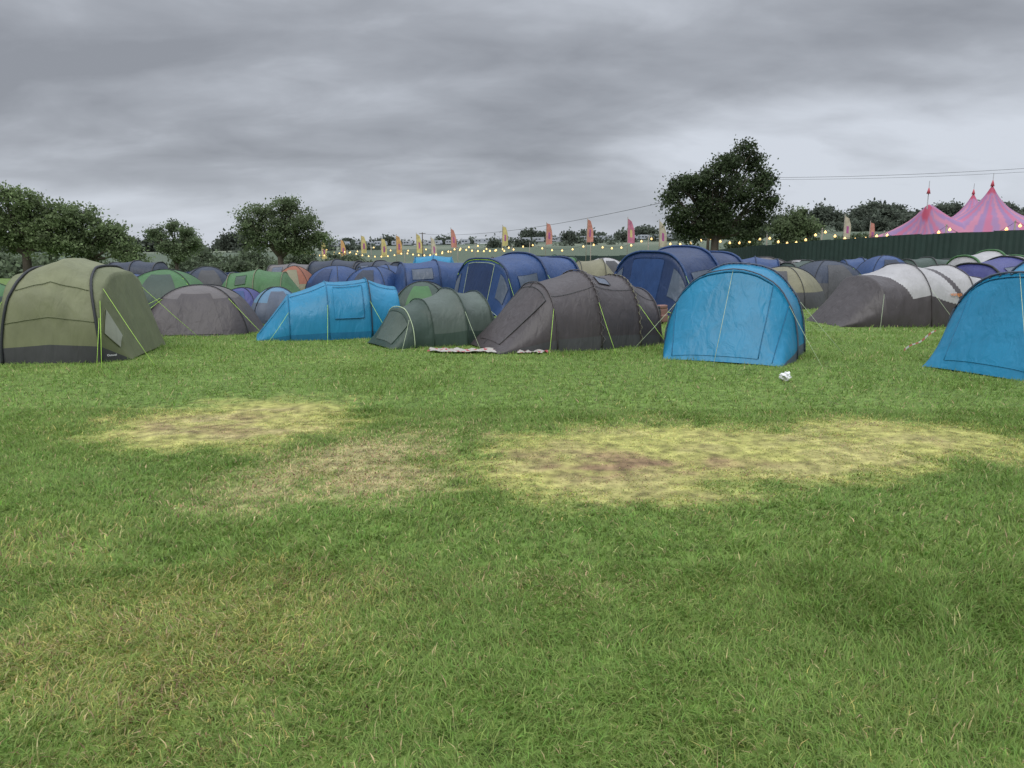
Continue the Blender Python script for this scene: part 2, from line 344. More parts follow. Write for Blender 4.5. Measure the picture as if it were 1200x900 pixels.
for k,(x,y,c) in enumerate(far):
    nm,a,b=cl[c];hh=random.uniform(1.15,1.45)*(1 if y>26 else .9)
    if x<0 and y<36: hh*=.78
    if x<-10: hh*=.85
    if k%5 in(0,3):
        dome_tent(nm+' dome tent pitched among many tents',(x,y),random.uniform(-40,40),random.uniform(1,1.3),random.uniform(.95,1.2),hh,a,b,.25,door=b,seed=30+k,res=.7)
    else:
        L=random.uniform(1.3,1.9);w=random.uniform(1,1.3)
        tunnel_tent(nm+' tunnel tent pitched among many tents',(x,y),random.choice([-80,-65,-95,-50,-100])+random.uniform(-8,8),
          [(-L,w*.7,.03),(-L*.66,w,hh*.92),(0,w,hh),(L*.66,w,hh*.93),(L,w*.7,.03)],a,b,b,.025,seed=30+k,q=.6,p=.74,windows=[(1.25,1.75,.70,.86,STEEL)] if k%2 else ())
# ---------------------------------------------------------------- grass & ground
def mask(x,y):
    wx=(fbm(x*1.3,y*1.6,4)-.5);wy=(fbm(x*5+9,y*6,3)-.5)
    def el(cx,cy,rx,ry,a=.75,b=1.15,k=.9):
        d=np.sqrt(((x-cx)/rx)**2+((y-cy)/ry)**2)+wx*k+wy*.5
        return 1-ss(a,b,d)
    A=el(-2.75,7.0,1.6,1.4,.3,1.12,.7)
    B=np.maximum(el(1.8,5.95,2.35,1.12,.4,1.12,.6),el(.75,5.35,1.4,1.05,.4,1.12,.6))
    B=np.maximum(B,el(3.3,6.25,1.6,1.0,.3,1.12,.6))
    # faint diagonal trail between the patches
    tx=(x+1.25)*.62+(y-5.6)*.78;ty=-(x+1.25)*.78+(y-5.6)*.62
    C=(1-ss(.1,1.15,np.sqrt((tx/1.9)**2+(ty/.75)**2)+wx*.8+wy*.5))*.85
    C=np.maximum(C,el(-1.05,5.1,.9,.7,.1,1.15)*.95)
    D=np.maximum(el(-1.5,2.9,1.5,1.1,.0,1.3)*.65,el(-2.6,3.8,1.2,.8,0,1.2)*.4)
    E=el(.25,3.3,.45,.3,.2,1.2)*.3
    W=ss(.55,.75,fbm(x*.8+31,y*.9+4,4))*.12
    spk=ss(.42,.60,fbm(x*3+3,y*4,4));spk2=ss(.40,.62,fbm(x*2+40,y*3.2+8,4))
    yel=np.clip(np.maximum.reduce([A*.9,B*.9,D*.7,W,C*.35]),0,1)
    st=np.clip(np.maximum.reduce([C*.85,E,D*.4,el(-2.75,6.9,1.3,.95,.1,1.15)*(.35+.4*spk2),B*.45*spk2]),0,1)
    br=np.clip(np.maximum.reduce([el(.85,5.45,1.45,.62,.1,1.15)*(.45+.5*spk),el(.1,5.6,.7,.5,.1,1.1)*.5*(.3+.7*spk),el(2.7,5.95,1.7,.55,.1,1.1)*.6*spk,el(-2.75,6.9,1.2,.8,.1,1.2)*.6*spk,C*.25*spk,D*.2*spk,B*.28*spk]),0,1)
    worn=np.clip(np.maximum.reduce([A,B,C*.8,D*.2]),0,1)
    return yel,st,br,worn
GREENA=np.array([.165,.262,.058]);GREENB=np.array([.25,.36,.088]);YELC=np.array([.50,.475,.15]);STC=np.array([.52,.43,.22]);BRC=np.array([.30,.19,.115])
def ground_col(x,y):
    yel,st,br,worn=mask(x,y)
    n=fbm(x*.8+3,y*.8,4)[:,None];n2=fbm(x*7,y*7,3)[:,None]
    c=(GREENA*(1-n)+GREENB*n)*.62
    t=ss(.1,.9,yel)[:,None]*.9;c=c*(1-t)+YELC*.68*(.7+.6*n2)*t
    t=ss(.1,.9,st)[:,None]*.85;c=c*(1-t)+STC*.66*(.6+.8*n2)*t
    t=ss(.1,.9,br)[:,None]*.9;c=c*(1-t)+BRC*.72*(.6+.8*n2)*t
    return c
def ax(lo,hi,st,mx,gr):
    a=list(np.arange(lo,hi,st));s=st;v=a[-1]
    while v<mx: s*=gr;v+=s;a.append(v)
    return a
xs=ax(0,11,.07,1600,1.12);xs=np.array([-v for v in xs[:0:-1]]+xs)
ysp=ax(0,11,.07,2600,1.10);ysn=ax(0,.5,.25,400,1.4);ys=np.array([-v for v in ysn[:0:-1]]+ysp)
X,Y=np.meshgrid(xs,ys);x=X.ravel();y=Y.ravel()
soil=ground_col(x,y)
nearw=(1-ss(11,30,y))[:,None]
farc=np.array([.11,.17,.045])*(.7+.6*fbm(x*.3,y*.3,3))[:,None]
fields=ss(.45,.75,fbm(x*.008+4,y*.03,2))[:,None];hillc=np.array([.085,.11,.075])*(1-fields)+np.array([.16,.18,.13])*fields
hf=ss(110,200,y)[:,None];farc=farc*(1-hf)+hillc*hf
cc=soil*nearw+farc*(1-nearw)
nx=len(xs);ny=len(ys);idx=np.arange(nx*ny).reshape(ny,nx)
Q=np.stack([idx[:-1,:-1],idx[:-1,1:],idx[1:,1:],idx[1:,:-1]],-1).reshape(-1,4)
g=npmesh('ground',np.stack([x,y,ground_z(x,y)],1),Q,cc,attrmat('soil_and_turf',0,.95,9),None,True)
g['kind']='structure';g['label']='grassy field with worn yellow patches and distant hillside';g['category']='ground'
def blades(n,y0,y1,L,W,rows=3,m=1.0):
    yy=np.sqrt(rng.random(n)*(y1*y1-y0*y0)+y0*y0);xx=(rng.random(n)*2-1)*(.76*yy+1.0)*m
    yel,st,br,worn=mask(xx,yy)
    keep=rng.random(n)>(.25*worn+.45*br)
    xx,yy,yel,st,br,worn=[q[keep] for q in (xx,yy,yel,st,br,worn)];n=len(xx)
    z=ground_z(xx,yy)
    cl=fbm(xx*1.9+7,yy*1.9,3);cl2=vnoise(xx*8,yy*8)
    lush=ss(.5,.75,fbm(xx*.55+50,yy*.8+20,3))*(1-worn)
    rim=np.clip(1-np.abs(worn-.12)*8,0,1)
    le=L*(.45+.85*rng.random(n))*(.8+.4*cl)*(.75+.5*cl2)*(1-.6*worn)*(1-.3*yel)*(1+.2*lush+.2*rim)
    yaw=fbm(xx*1.3,yy*1.3,2)*12+vnoise(xx*7+3,yy*7)*2+rng.normal(0,1.5,n)
    lean=np.clip(.65+.8*rng.random(n)+.3*worn-.15*lush,0,1.5)
    w=W*(.6+.8*rng.random(n))
    wy=yaw+np.pi/2+rng.normal(0,.5,n)
    wv=np.stack([np.cos(wy),np.sin(wy),np.zeros(n)],1)*w[:,None]/2
    d=np.stack([np.cos(yaw),np.sin(yaw),np.zeros(n)],1);up=np.array([0,0,1.])
    p0=np.stack([xx,yy,z-.004],1)
    p1=p0+(up*np.cos(lean*.5)[:,None]+d*np.sin(lean*.5)[:,None])*le[:,None]*.5
    p2=p1+(up*np.cos(lean*1.25)[:,None]+d*np.sin(lean*1.25)[:,None])*le[:,None]*.5
    gn=(fbm(xx*.8+3,yy*.8,4)*.6+.4*fbm(xx*4,yy*4,2))[:,None]
    col=(GREENA*(1-gn)+GREENB*gn)*(1-.05*lush[:,None])
    def pick(col,prob,target,var):
        s=(rng.random(n)<prob)[:,None]
        return np.where(s,target*(1-var+2*var*rng.random(n))[:,None],col)
    t=(yel*.4)[:,None];col=col*(1-t)+YELC*t
    col=pick(col,ss(0,1,yel)*.68,YELC,.22)
    col=pick(col,ss(0,1,st)*.72+.035,STC,.25)
    col=pick(col,br*.8,BRC,.4)
    col=col*np.clip(1+.20*rng.normal(0,1,n)[:,None],.45,1.8)
    col=col*(np.array([1,1,1])+rng.normal(0,1,n)[:,None]*np.array([.10,-.02,.10]));col=np.clip(col,.01,.9)
    if rows==3:
        V=np.stack([p0-wv,p0+wv,p1-wv*.85,p1+wv*.85,p2-wv*.12,p2+wv*.12],1).reshape(-1,3)
        b=(np.arange(n)*6)[:,None];Q=np.concatenate([b+np.array([0,1,3,2]),b+np.array([2,3,5,4])],0)
        C=np.repeat(col,6,0)
    else:
        V=np.stack([p0-wv,p0+wv,p2+wv*.2,p2-wv*.2],1).reshape(-1,3)
        b=(np.arange(n)*4)[:,None];Q=b+np.array([0,1,2,3]);C=np.repeat(col,4,0)
    return V,Q,C
GM=attrmat('grass_blade',.4,.5)
for nm,args in (('grass',(210000,1.2,3.6,.056,.0043,3)),('grass',(250000,3.6,7.5,.056,.0062,3)),('grass',(190000,7.5,15,.06,.012,2)),('grass',(110000,15,32,.072,.026,2))):
    V,Q,C=blades(*args);o=npmesh(nm,V,Q,C,GM);o['kind']='stuff';o['label']='mown green meadow grass with straw coloured blades';o['category']='grass'
# ---------------------------------------------------------------- trees
BARK=plain('bark',(.08,.065,.05),.9,var=.4,scale=3)
LEAF=attrmat('foliage',.45,.7)
def leafcloud(blobs,n_clump,n_leaf,leaf,clump_r,base,seed,flat=.36):
    r=np.random.default_rng(seed)
    vol=np.array([b[3]**2 for b in blobs]);vol=vol/vol.sum()
    bi=r.choice(len(blobs),n_clump,p=vol);B=np.array([[b[0],b[1],b[2],b[3],b[4] if len(b)>4 else .85] for b in blobs])[bi]
    d=r.normal(size=(n_clump,3));d/=np.linalg.norm(d,axis=1)[:,None]
    rad=(r.random(n_clump)**.45)*B[:,3]*(1+.16*r.normal(size=n_clump))
    cen=B[:,:3]+d*rad[:,None]*np.stack([np.ones(n_clump),np.ones(n_clump),B[:,4]],1)
    tone=np.clip(1+.32*r.normal(size=n_clump),.5,1.9)
    N=n_clump*n_leaf
    cr=(clump_r*(.5+1.0*r.random(n_clump)))
    P=np.repeat(cen,n_leaf,0)+r.normal(size=(N,3))*np.repeat(cr,n_leaf)[:,None]*np.array([.6,.6,flat])
    a=r.normal(size=(N,3));a/=np.linalg.norm(a,axis=1)[:,None]
    b=np.cross(a,r.normal(size=(N,3)));b/=np.linalg.norm(b,axis=1)[:,None]
    s=(leaf*(.5+r.random(N)))[:,None]
    V=np.stack([P-a*s,P-b*s*.6,P+a*s,P+b*s*.6],1).reshape(-1,3)
    col=np.array(base)*np.repeat(tone,n_leaf)[:,None]*(.85+.3*r.random(N))[:,None]
    C=np.repeat(np.clip(col,0,1),4,0);Q=np.arange(N*4).reshape(-1,4)
    return V,Q,C
def tree(label,loc,blobs,trunk_r,base=(.045,.07,.025),n=320,nl=42,leaf=.13,cr=.5,seed=0,lean=0,fork=.35):
    z=gz(*loc);root=thing('tree',label,'tree',(loc[0],loc[1],z-.1))
    V,Q,C=leafcloud(blobs,n,nl,leaf,cr,base,seed)
    npmesh('crown',V,Q,C,LEAF,root)
    top=max(b[2] for b in blobs);fz=top*fork;rr=random.Random(seed)
    L=[([(0,0,0),(lean*.3,0,fz*.5),(lean,0,fz)],[trunk_r*1.25,trunk_r,trunk_r*.85])]
    for b in blobs:
        m=Vector((lean+(b[0]-lean)*.45+rr.uniform(-.3,.3),b[1]*.4,fz+(b[2]-fz)*.55))
        L.append(([(lean,0,fz-.2),m,(b[0],b[1],b[2]+b[3]*.3)],[trunk_r*.6,trunk_r*.35,trunk_r*.08]))
        for k in range(4):
            e=Vector((b[0],b[1],b[2]))+Vector((rr.uniform(-1,1),rr.uniform(-1,1),rr.uniform(-.6,1)))*b[3]*.9
            L.append(([m,m.lerp(e,.5)+Vector((0,0,.15)),e],[trunk_r*.28,trunk_r*.15,trunk_r*.04]))
    tubes('trunk',L,BARK,root)
    return root
tree('large dark broadleaf tree with uneven crown',(16.7,62),
 [(-3.0,0,5.2,1.35),(-3.7,0,6.7,.95),(-2.5,.5,7.7,1.15),(-1.3,0,7.9,1.1),(-.4,0,8.8,.95),(1.0,.3,9.4,1.1),(2.1,0,10.3,.95),(2.9,.2,9.3,1.0),(3.5,0,7.9,1.1),(3.9,0,6.5,1.1),(3.4,.2,5.0,1.3),(1.3,-.5,7.2,1.7),(-.7,.5,6.0,2.0),(.4,0,4.6,1.6),(2.7,0,3.7,1.1),(-1.9,0,3.9,1.1)],.36,(.06,.083,.04),520,60,.105,.55,1)
tree('round broadleaf tree behind the tents',(-21.6,70),
 [(-2.9,0,5.3,1.3),(-1.4,0,6.4,1.2),(.8,.4,6.8,1.2),(2.3,0,5.6,1.4),(3.6,0,4.1,1.1),(.2,0,4.8,1.9),(-2,0,3.9,1.4),(1.5,0,3.4,1.4)],.3,(.14,.18,.095),330,56,.105,.52,2)
tree('small slender broadleaf tree behind the tents',(-35.8,80),
 [(-1.9,0,4.9,1.0),(-.3,0,5.9,.8),(1.0,0,5.2,1.0),(2.0,0,4.1,.9),(-.8,0,3.8,1.1),(.4,0,3.0,1.1)],.2,(.15,.195,.105),190,50,.105,.45,3)
tree('wide green tree beside the olive tent',(-33.0,51),
 [(-2.7,0,4.5,1.2),(-1.0,0,5.4,1.2),(.7,0,4.9,1.2),(2.2,0,3.9,1.0),(-3.8,0,3.3,1.1),(-1.4,.4,3.3,1.7),(.7,0,3.1,1.6),(2.4,0,2.5,1.1)],.28,(.16,.21,.095),380,56,.095,.47,4)
tree('leafy tree joined to its larger neighbour',(-29.3,52),[(-1.8,0,3.9,1.2),(-.2,0,4.2,1.1),(1.3,0,3.2,1.0),(-.4,0,2.4,1.5),(2.2,0,2.4,.9),(2.9,0,1.6,.8)],.2,(.16,.21,.10),290,52,.095,.42,5)
tree('bushy tree growing in a hedge',(-37.5,50),[(-1.6,0,3.5,1.2),(0,0,4.2,1.2),(1.5,0,3.7,1.1),(0,0,2.7,1.4)],.2,(.15,.195,.09),240,50,.10,.42,15)
tree('small round tree behind the fence',(28.2,75),[(-1.5,0,5.4,1.1),(.1,0,6.3,1.1),(1.5,0,5.5,1.1),(0,0,4.6,1.5),(-1,0,3.6,1.1),(1.1,0,3.5,1.1)],.2,(.13,.17,.085),280,52,.11,.44,6)
tree('bushy tree beside the large dark tree',(22.8,74),[(-.8,0,3.4,1.0),(.7,0,3.6,1.0),(0,0,2.8,1.1)],.15,(.09,.12,.065),140,46,.11,.4,7)
tree('bushy tree behind the fence near the marquee',(36.5,80),[(-1.4,0,3.7,1.3),(.4,0,4.1,1.3),(1.8,0,3.5,1.3),(0,0,3.0,1.4)],.2,(.10,.135,.07),220,46,.12,.45,8)
def wood(label,segs,leaf,base,seed):
    r=random.Random(seed);bl=[]
    for (x0,y0,x1,y1,n,h,hv) in segs:
        for i in range(n):
            t=(i+r.random())/n;x=x0+(x1-x0)*t;y=y0+(y1-y0)*t+r.uniform(-4,4);hh=max(.8,h+r.uniform(-hv,hv)+hv*math.sin(t*23+x0));R=max(.6,hh*r.uniform(.35,.6))
            z=gz(x,y);bl.append((x,y,z+hh-R*.85,R));bl.append((x+r.uniform(-R,R),y,z+R*.5,R*.9))
    V,Q,C=leafcloud(bl,len(bl)*16,24,leaf,leaf*3.4,base,seed)
    o=npmesh('woodland',V,Q,C,LEAF);o['kind']='stuff';o['label']=label;o['category']='woodland'
wood('low hedgerow along the field edge',[(-52,66,-31,92,34,1.9,.5),(-44,100,-22,112,30,2.5,.9),(-60,62,-38,60,20,2.0,.5)],.2,(.13,.165,.10),21)
wood('scrub and bushes beyond the fence',[(24,100,32,92,10,2.2,.6),(32,94,70,100,26,2.4,.8),(16,88,26,84,8,2.0,.5)],.22,(.10,.125,.075),22)
wood('distant wooded hillside under cloud',[(140,345,250,370,50,6,3),(150,400,300,440,40,6,3),(130,310,230,310,26,3.5,1.5)],.7,(.10,.12,.09),23)  # leaf colour lightened and greyed to paint in atmospheric haze
wood('distant skyline trees on the hill',[(-130,440,-20,445,24,2.5,1.6),(-10,445,100,445,34,4,3),(100,430,160,440,22,5,3),(-15,300,50,320,7,2.0,.8),(20,340,130,345,14,2.5,1.2),(-110,300,-50,310,9,2,.8),(-260,330,-120,340,44,4,2)],.7,(.10,.12,.09),24)  # pale base colour carries the distance haze for these trees too
# ---------------------------------------------------------------- distant caravans on hillside
CAR=plain('caravan_grey_white',(.38,.40,.44));GLS=plain('dark_glass',(.03,.04,.05),.2)
def bevbox(lx,ly,lz,z0,ch):
    pr=[(-lx/2,z0),(lx/2-ch*.4,z0),(lx/2,z0+lz*.4),(lx/2-ch,z0+lz),(-lx/2+ch,z0+lz),(-lx/2,z0+lz-ch)]
    V=[(a,-ly/2,b) for a,b in pr]+[(a,ly/2,b) for a,b in pr];n=len(pr)
    F=[tuple(range(n)),tuple(range(2*n-1,n-1,-1))]+[(i,i+n,(i+1)%n+n,(i+1)%n) for i in range(n)];return V,F
V,F=bevbox(5,2.2,2.2,.45,.5);me1=meshobj('c',V,F,CAR,None,False)
V,F=bevbox(1.1,.02,.6,1.3,.08);me2=meshobj('c',V,F,GLS,None,False)
cm,wm=me1.data,me2.data;bpy.data.objects.remove(me1);bpy.data.objects.remove(me2)
rc=random.Random(5)
rows=[(-104,400,5),(-98,380,5),(14,380,8),(22,398,10),(34,415,8),(-40,400,8),(60,380,4),(-70,405,5)]
for (x0,y0,n) in rows:
    for i in range(n):
        xx=x0+i*rc.uniform(6.0,8.0);yy=y0+rc.uniform(-5,5)+i*.8
        e=thing('caravan','pale caravan parked on the distant hillside','caravan',(xx,yy,gz(xx,yy)-.1),rc.uniform(-.5,.5),'caravans on the hillside')
        b=bpy.data.objects.new('body',cm);COL.objects.link(b);b.parent=e
        for k in(-1.4,.2):
            w=bpy.data.objects.new('window',wm);COL.objects.link(w);w.parent=e;w.location=(k,-1.115,0)
# ---------------------------------------------------------------- fence
FEN=plain('dark_green_fence_sheet',(.018,.038,.034),.7,var=.3,scale=1.5);STL=plain('galvanised_steel',(.3,.3,.31),.4)
fp=[(38,43.5),(30,51),(24,62),(19,76),(14,88),(9.5,96),(2,108)]
root=thing('perimeter_fence','long dark green solid fence around the campsite','fence',(38,43.5,0),0)
V=[];F=[];posts=[]
def along(fp,step):
    out=[]
    for i in range(len(fp)-1):
        a=Vector((*fp[i],0));b=Vector((*fp[i+1],0));n=max(1,round((b-a).length/step))
        out+=[a.lerp(b,k/n) for k in range(n)]
    out.append(Vector((*fp[-1],0)));return out
P=along(fp,2.4)
for i in range(len(P)-1):
    a,b=P[i],P[i+1];d=(b-a).normalized();nrm=Vector((-d.y,d.x,0));o=len(V)
    m=[]
    for k in range(13):
        q=a.lerp(b,k/12);off=.03*(1 if k%2 else -1) if 0<k<12 else 0
        z=gz(q.x,q.y);hz=3.05+(.0 if i%3 else .05)
        for zz in (0,hz):m.append(Vector((q.x-38,q.y-43.5,z+zz))+nrm*off)
    V+=m
    for k in range(12):F.append((o+2*k,o+2*k+2,o+2*k+3,o+2*k+1))
    posts.append(([(a.x-38+nrm.x*-.08,a.y-43.5+nrm.y*-.08,gz(a.x,a.y)),(a.x-38+nrm.x*-.08,a.y-43.5+nrm.y*-.08,gz(a.x,a.y)+3.12)],.04))
meshobj('fence_panel',V,F,FEN,None,False,root)
tubes('fence_posts',posts,FEN,root,4)
# ---------------------------------------------------------------- flags
WOOD=plain('pale_pole',(.25,.22,.18))
fc={'pink':fabric('pink_banner',(.57,.20,.30),.6,.35,.2),'orange':fabric('orange_banner',(.66,.38,.17),.6,.35,.2),'yellow':fabric('yellow_banner',(.66,.54,.24),.6,.35,.2),'coral':fabric('coral_banner',(.62,.27,.22),.6,.35,.2),'cream':fabric('cream_banner',(.55,.48,.38),.6,.3,.2)}
dec=fabric('magenta_mark',(.42,.12,.30),.6,.2)
flags=[(-27,118,3.5,'orange'),(-23.4,116,4.1,'yellow'),(-19.6,112,3.6,'yellow'),(-16.9,110,4.0,'orange'),(-13.6,107,4.2,'yellow'),(-11.0,103,3.6,'cream'),(-7.6,94,4.5,'coral'),(-1.3,88,4.6,'yellow'),(3.55,82,4.7,'coral'),(7.5,77,4.9,'coral'),(11.2,73,4.8,'pink'),(13.5,69,4.4,'cream'),(34.2,78,5.3,'cream'),(37.3,79,4.7,'coral'),(-30.5,120,3.2,'yellow')]
for k,(x,y,zt,cn) in enumerate(flags):
    z=gz(x,y);e=thing('banner_flag',cn+' upright festival banner on a tall pole','flag',(x,y,z),random.uniform(-.25,.25),'festival banners on poles')
    H=zt-z;ln=random.uniform(-.10,.22)
    tube('flag_pole',[(0,0,-.2),(ln*.5,0,H*.5),(ln,0,H+.15)],.035,WOOD,e)
    V=[];F=[];M=[];hh=2.3 if x>-8 else 2.7;ww=.66 if x>-8 else .8
    for i in range(13):
        for j in range(7):
            t=i/12;s=j/6
            V.append((ln*(1-t*.4)+.03+s*ww*(.55+.45*math.sin(min(1,t*1.6)*math.pi/2)),.12*math.sin(s*5+t*3+k)*s,H-t*hh-.22*s*(1-t)+.1*math.sin(k)*s))
    for i in range(12):
        for j in range(6):
            F.append((i*7+j,i*7+j+1,i*7+j+8,i*7+j+7));M.append(1 if (abs(i-6.5)+abs(j-2.5)*1.3)<2.4 else 0)
    meshobj('banner',V,F,[fc[cn],dec if cn!='pink' else fc['yellow']],M,True,e)
# ---------------------------------------------------------------- festoon lights
BULB=plain('warm_bulb',(.9,.6,.25),.4,(1,.60,.20),1.9);WIRE=plain('black_cable',(.02,.02,.02))
bm=bmesh.new();bmesh.ops.create_icosphere(bm,subdivisions=2,radius=.11)
for v in bm.verts:
    if v.co.z>.03:v.co.x*=.6;v.co.y*=.6;v.co.z*=1.3
bme=bpy.data.meshes.new('bulb');bm.to_mesh(bme);bm.free();bme.materials.append(BULB)
def festoon(fx,sgr,step):
    fx=[(x,y,z+.25*math.sin(i*2.3)) for i,(x,y,z) in enumerate(fx)]
    for i,(x,y,z) in enumerate(fx):
        g0=gz(x,y);e=thing('light_pole','slim wooden pole carrying festoon lights','pole',(x,y,g0),0,'poles carrying festoon lights')
        tube('shaft',[(0,0,-.2),(0,0,(z-g0)/2),(0,0,z-g0+.1)],[.07,.06,.05],WOOD,e)
        tube('cable_hook',[(-.06,0,z-g0),(0,-.08,z-g0+.02),(.06,0,z-g0)],.012,STL,e,4)
        if i<len(fx)-1:
            a=Vector(fx[i]);b=Vector(fx[i+1]);f=thing('festoon_lights','warm glowing festoon bulbs strung between poles','string lights',a,0,'strings of festoon lights')
            sg=random.uniform(*sgr);nb=18
            pts=[a.lerp(b,k/nb)-a-Vector((0,0,sg*4*(k/nb)*(1-k/nb))) for k in range(nb+1)]
            tube('cable',pts,.012,WIRE,f,4)
            for k in range(1,nb,step):
                o=bpy.data.objects.new('bulb',bme);COL.objects.link(o);o.parent=f;o.location=pts[k]-Vector((0,0,.12))
festoon([(-32,128,2.3),(-22.5,120,2.4),(-13.2,112,2.5),(-5,102,2.6),(2.2,94,2.7),(9,86,2.9),(14.3,79,3.0),(19,73,3.2),(23,68,3.2),(26.3,64,3.3),(29.6,60,3.4),(32.2,56,3.5),(34.6,52,3.5),(38.6,48.5,3.6)],(.45,.9),3)
festoon([(-34,122,1.6),(-25,114,1.7),(-15,105,1.9),(-7,97,2.1),(0,90,2.3)],(.4,.7),2)
# ---------------------------------------------------------------- power lines
def upole(x,y,ztop):
    g0=gz(x,y);e=thing('utility_pole','tall wooden utility pole with crossarm','utility pole',(x,y,g0),0,'utility poles')
    tube('shaft',[(0,0,-.3),(0,0,(ztop-g0)*.5),(0,0,ztop-g0+.2)],[.16,.14,.11],BARK,e,8)
    tube('crossarm',[(-.8,.0,ztop-g0-.05),(.8,.0,ztop-g0-.05)],.06,BARK,e,4)
upole(19.0,73,8.6);upole(53,62,9.0);upole(-22,185,6.2)
def wire(a,b,sag,r):
    a=Vector(a);b=Vector(b);e=thing('power_line','thin black overhead power cable between poles','power line',a,0,'overhead power cables')
    tube('cable',[a.lerp(b,k/24)-a-Vector((0,0,sag*4*(k/24)*(1-k/24))) for k in range(25)],r,WIRE,e,4)
wire((18.4,73,8.65),(52.4,62,9.1),.5,.014);wire((19.6,73,8.5),(53.6,62,8.85),.5,.011);wire((18.4,73,7.2),(-22.6,185,6.1),1.6,.024)
# ---------------------------------------------------------------- big top
BT=attrmat('striped_marquee_canvas',.25,.5)
cx,cy=80.4,124;zg=gz(cx,cy)
bt=thing('big_top_marquee','pink and mauve striped circus big top with masts','marquee',(cx,cy,zg))
peaks=[(62.9-cx,115-cy,10.6),(71.8-cx,114-cy,11.6),(81.8-cx,135-cy,12.0),(92-cx,123-cy,12.2)]
peaks=[(a,b,c-zg) for a,b,c in peaks]
na,nr=420,110
A=np.linspace(0,2*np.pi,na,endpoint=False);R=np.linspace(0,1,nr)
AA,RR=np.meshgrid(A,R)
px=24.0*RR*np.cos(AA);py=19.0*RR*np.sin(AA)
D=np.stack([np.hypot(px-p[0],py-p[1]) for p in peaks],0);near=D.argmin(0);dm=D.min(0)
eave=4.6;bod=4.0;pz=eave+bod*(1-RR**1.5)
add=np.zeros_like(pz)
for k,p in enumerate(peaks):
    r0=math.hypot(p[0]/24,p[1]/19);base=eave+bod*(1-r0**1.5)
    add=np.maximum(add,(p[2]-base)*(.75*np.exp(-D[k]/5.0)+.25*np.exp(-D[k]/1.4)))
pz=pz+add*(1-ss(.8,1.0,RR))
pz=pz-.5*(RR>.8)*np.abs(np.sin(AA*13))*((RR-.8)/.2)
ang=np.zeros_like(pz)
for k,p in enumerate(peaks):
    ang=np.where(near==k,np.arctan2(py-p[1],px-p[0]),ang)
st=np.floor((ang+np.pi)/(2*np.pi)*28)%4
pal=np.array([[.53,.17,.29],[.37,.22,.40],[.56,.23,.34],[.34,.21,.40]])
C=pal[st.astype(int)];tip=(dm<.6)[...,None];C=np.where(tip,np.array([.50,.09,.16]),C)
V=np.stack([px,py,pz],-1).reshape(-1,3);idx=np.arange(nr*na).reshape(nr,na);nxt=np.roll(idx,-1,1)
Q=np.stack([idx[:-1],nxt[:-1],nxt[1:],idx[1:]],-1).reshape(-1,4)
npmesh('roof_canopy',V,Q,C.reshape(-1,3),BT,bt,True)
V=[];F=[]
for k in range(104):
    a=2*math.pi*k/104;f=.97 if k%2 else .985
    V+=[(24*f*math.cos(a),19*f*math.sin(a),0),(24*f*math.cos(a),19*f*math.sin(a),eave+.1-.5*abs(math.sin(a*13)))]
for k in range(104):
    k2=(k+1)%104;F.append((2*k,2*k2,2*k2+1,2*k+1))
meshobj('side_wall',V,F,fabric('purple_side_wall',(.16,.10,.30),.6,.1),None,False,bt)
RED=plain('red_mast_cap',(.45,.06,.09))
for p in peaks:
    m=tube('mast',[(p[0],p[1],0),(p[0],p[1],p[2]+1.6)],[.16,.05],STL,bt)
    tube('mast_cap',[(p[0],p[1],p[2]-.3),(p[0],p[1],p[2]+.15),(p[0],p[1],p[2]+.6)],[.28,.18,.05],RED,m)
# ---------------------------------------------------------------- small things
bm=bmesh.new();bmesh.ops.create_icosphere(bm,subdivisions=3,radius=.065)
for v in bm.verts:
    n=mnoise.noise(v.co*28);v.co*=1+.7*n;v.co.z*=.8
me=bpy.data.meshes.new('crumpled_paper');bm.to_mesh(me);bm.free();me.materials.append(WHITE)
o=bpy.data.objects.new('crumpled_paper',me);COL.objects.link(o);o.location=(3.47,9.25,gz(3.47,9.25)+.06);o['label']='crumpled piece of white paper litter on grass';o['category']='litter'
m,nt,b=newmat('patterned_blanket')
tc=nt.nodes.new('ShaderNodeTexCoord');vo=nt.nodes.new('ShaderNodeTexVoronoi');vo.inputs['Scale'].default_value=11;nt.links.new(tc.outputs['Object'],vo.inputs['Vector'])
cr=nt.nodes.new('ShaderNodeValToRGB');cr.color_ramp.interpolation='CONSTANT'
cr.color_ramp.elements[0].color=(.32,.06,.07,1);cr.color_ramp.elements[1].color=(.36,.34,.31,1);cr.color_ramp.elements[1].position=.36
nt.links.new(vo.outputs['Distance'],cr.inputs[0]);nt.links.new(cr.outputs[0],b.inputs['Base Color']);b.inputs['Roughness'].default_value=.9
def cloth(name,label,cat,x,y,w,d,rot,mat,amp):
    V=[];F=[];n=26;mm=14
    for i in range(n):
        for j in range(mm):
            u=i/(n-1)-.5;v=j/(mm-1)-.5
            z=.03+amp*abs(mnoise.noise(Vector((u*7+x,v*5,1))))
            V.append((u*w+.06*mnoise.noise(Vector((v*4,u,3+x))),v*d+.08*mnoise.noise(Vector((u*4,x,5))),z))
    for i in range(n-1):
        for j in range(mm-1):F.append((i*mm+j,(i+1)*mm+j,(i+1)*mm+j+1,i*mm+j+1))
    o=meshobj(name,V,F,mat,None,True,None,(x,y,gz(x,y)),rot);o['label']=label;o['category']=cat
cloth('picnic_blanket','rumpled red and white blanket lying on grass','blanket',-.80,11.9,1.1,.26,-.08,m,.07)
cloth('picnic_blanket','small crumpled patterned cloth beside the grey tent','blanket',.35,11.75,.5,.15,-.1,m,.06)
m,nt,b=newmat('striped_tape')
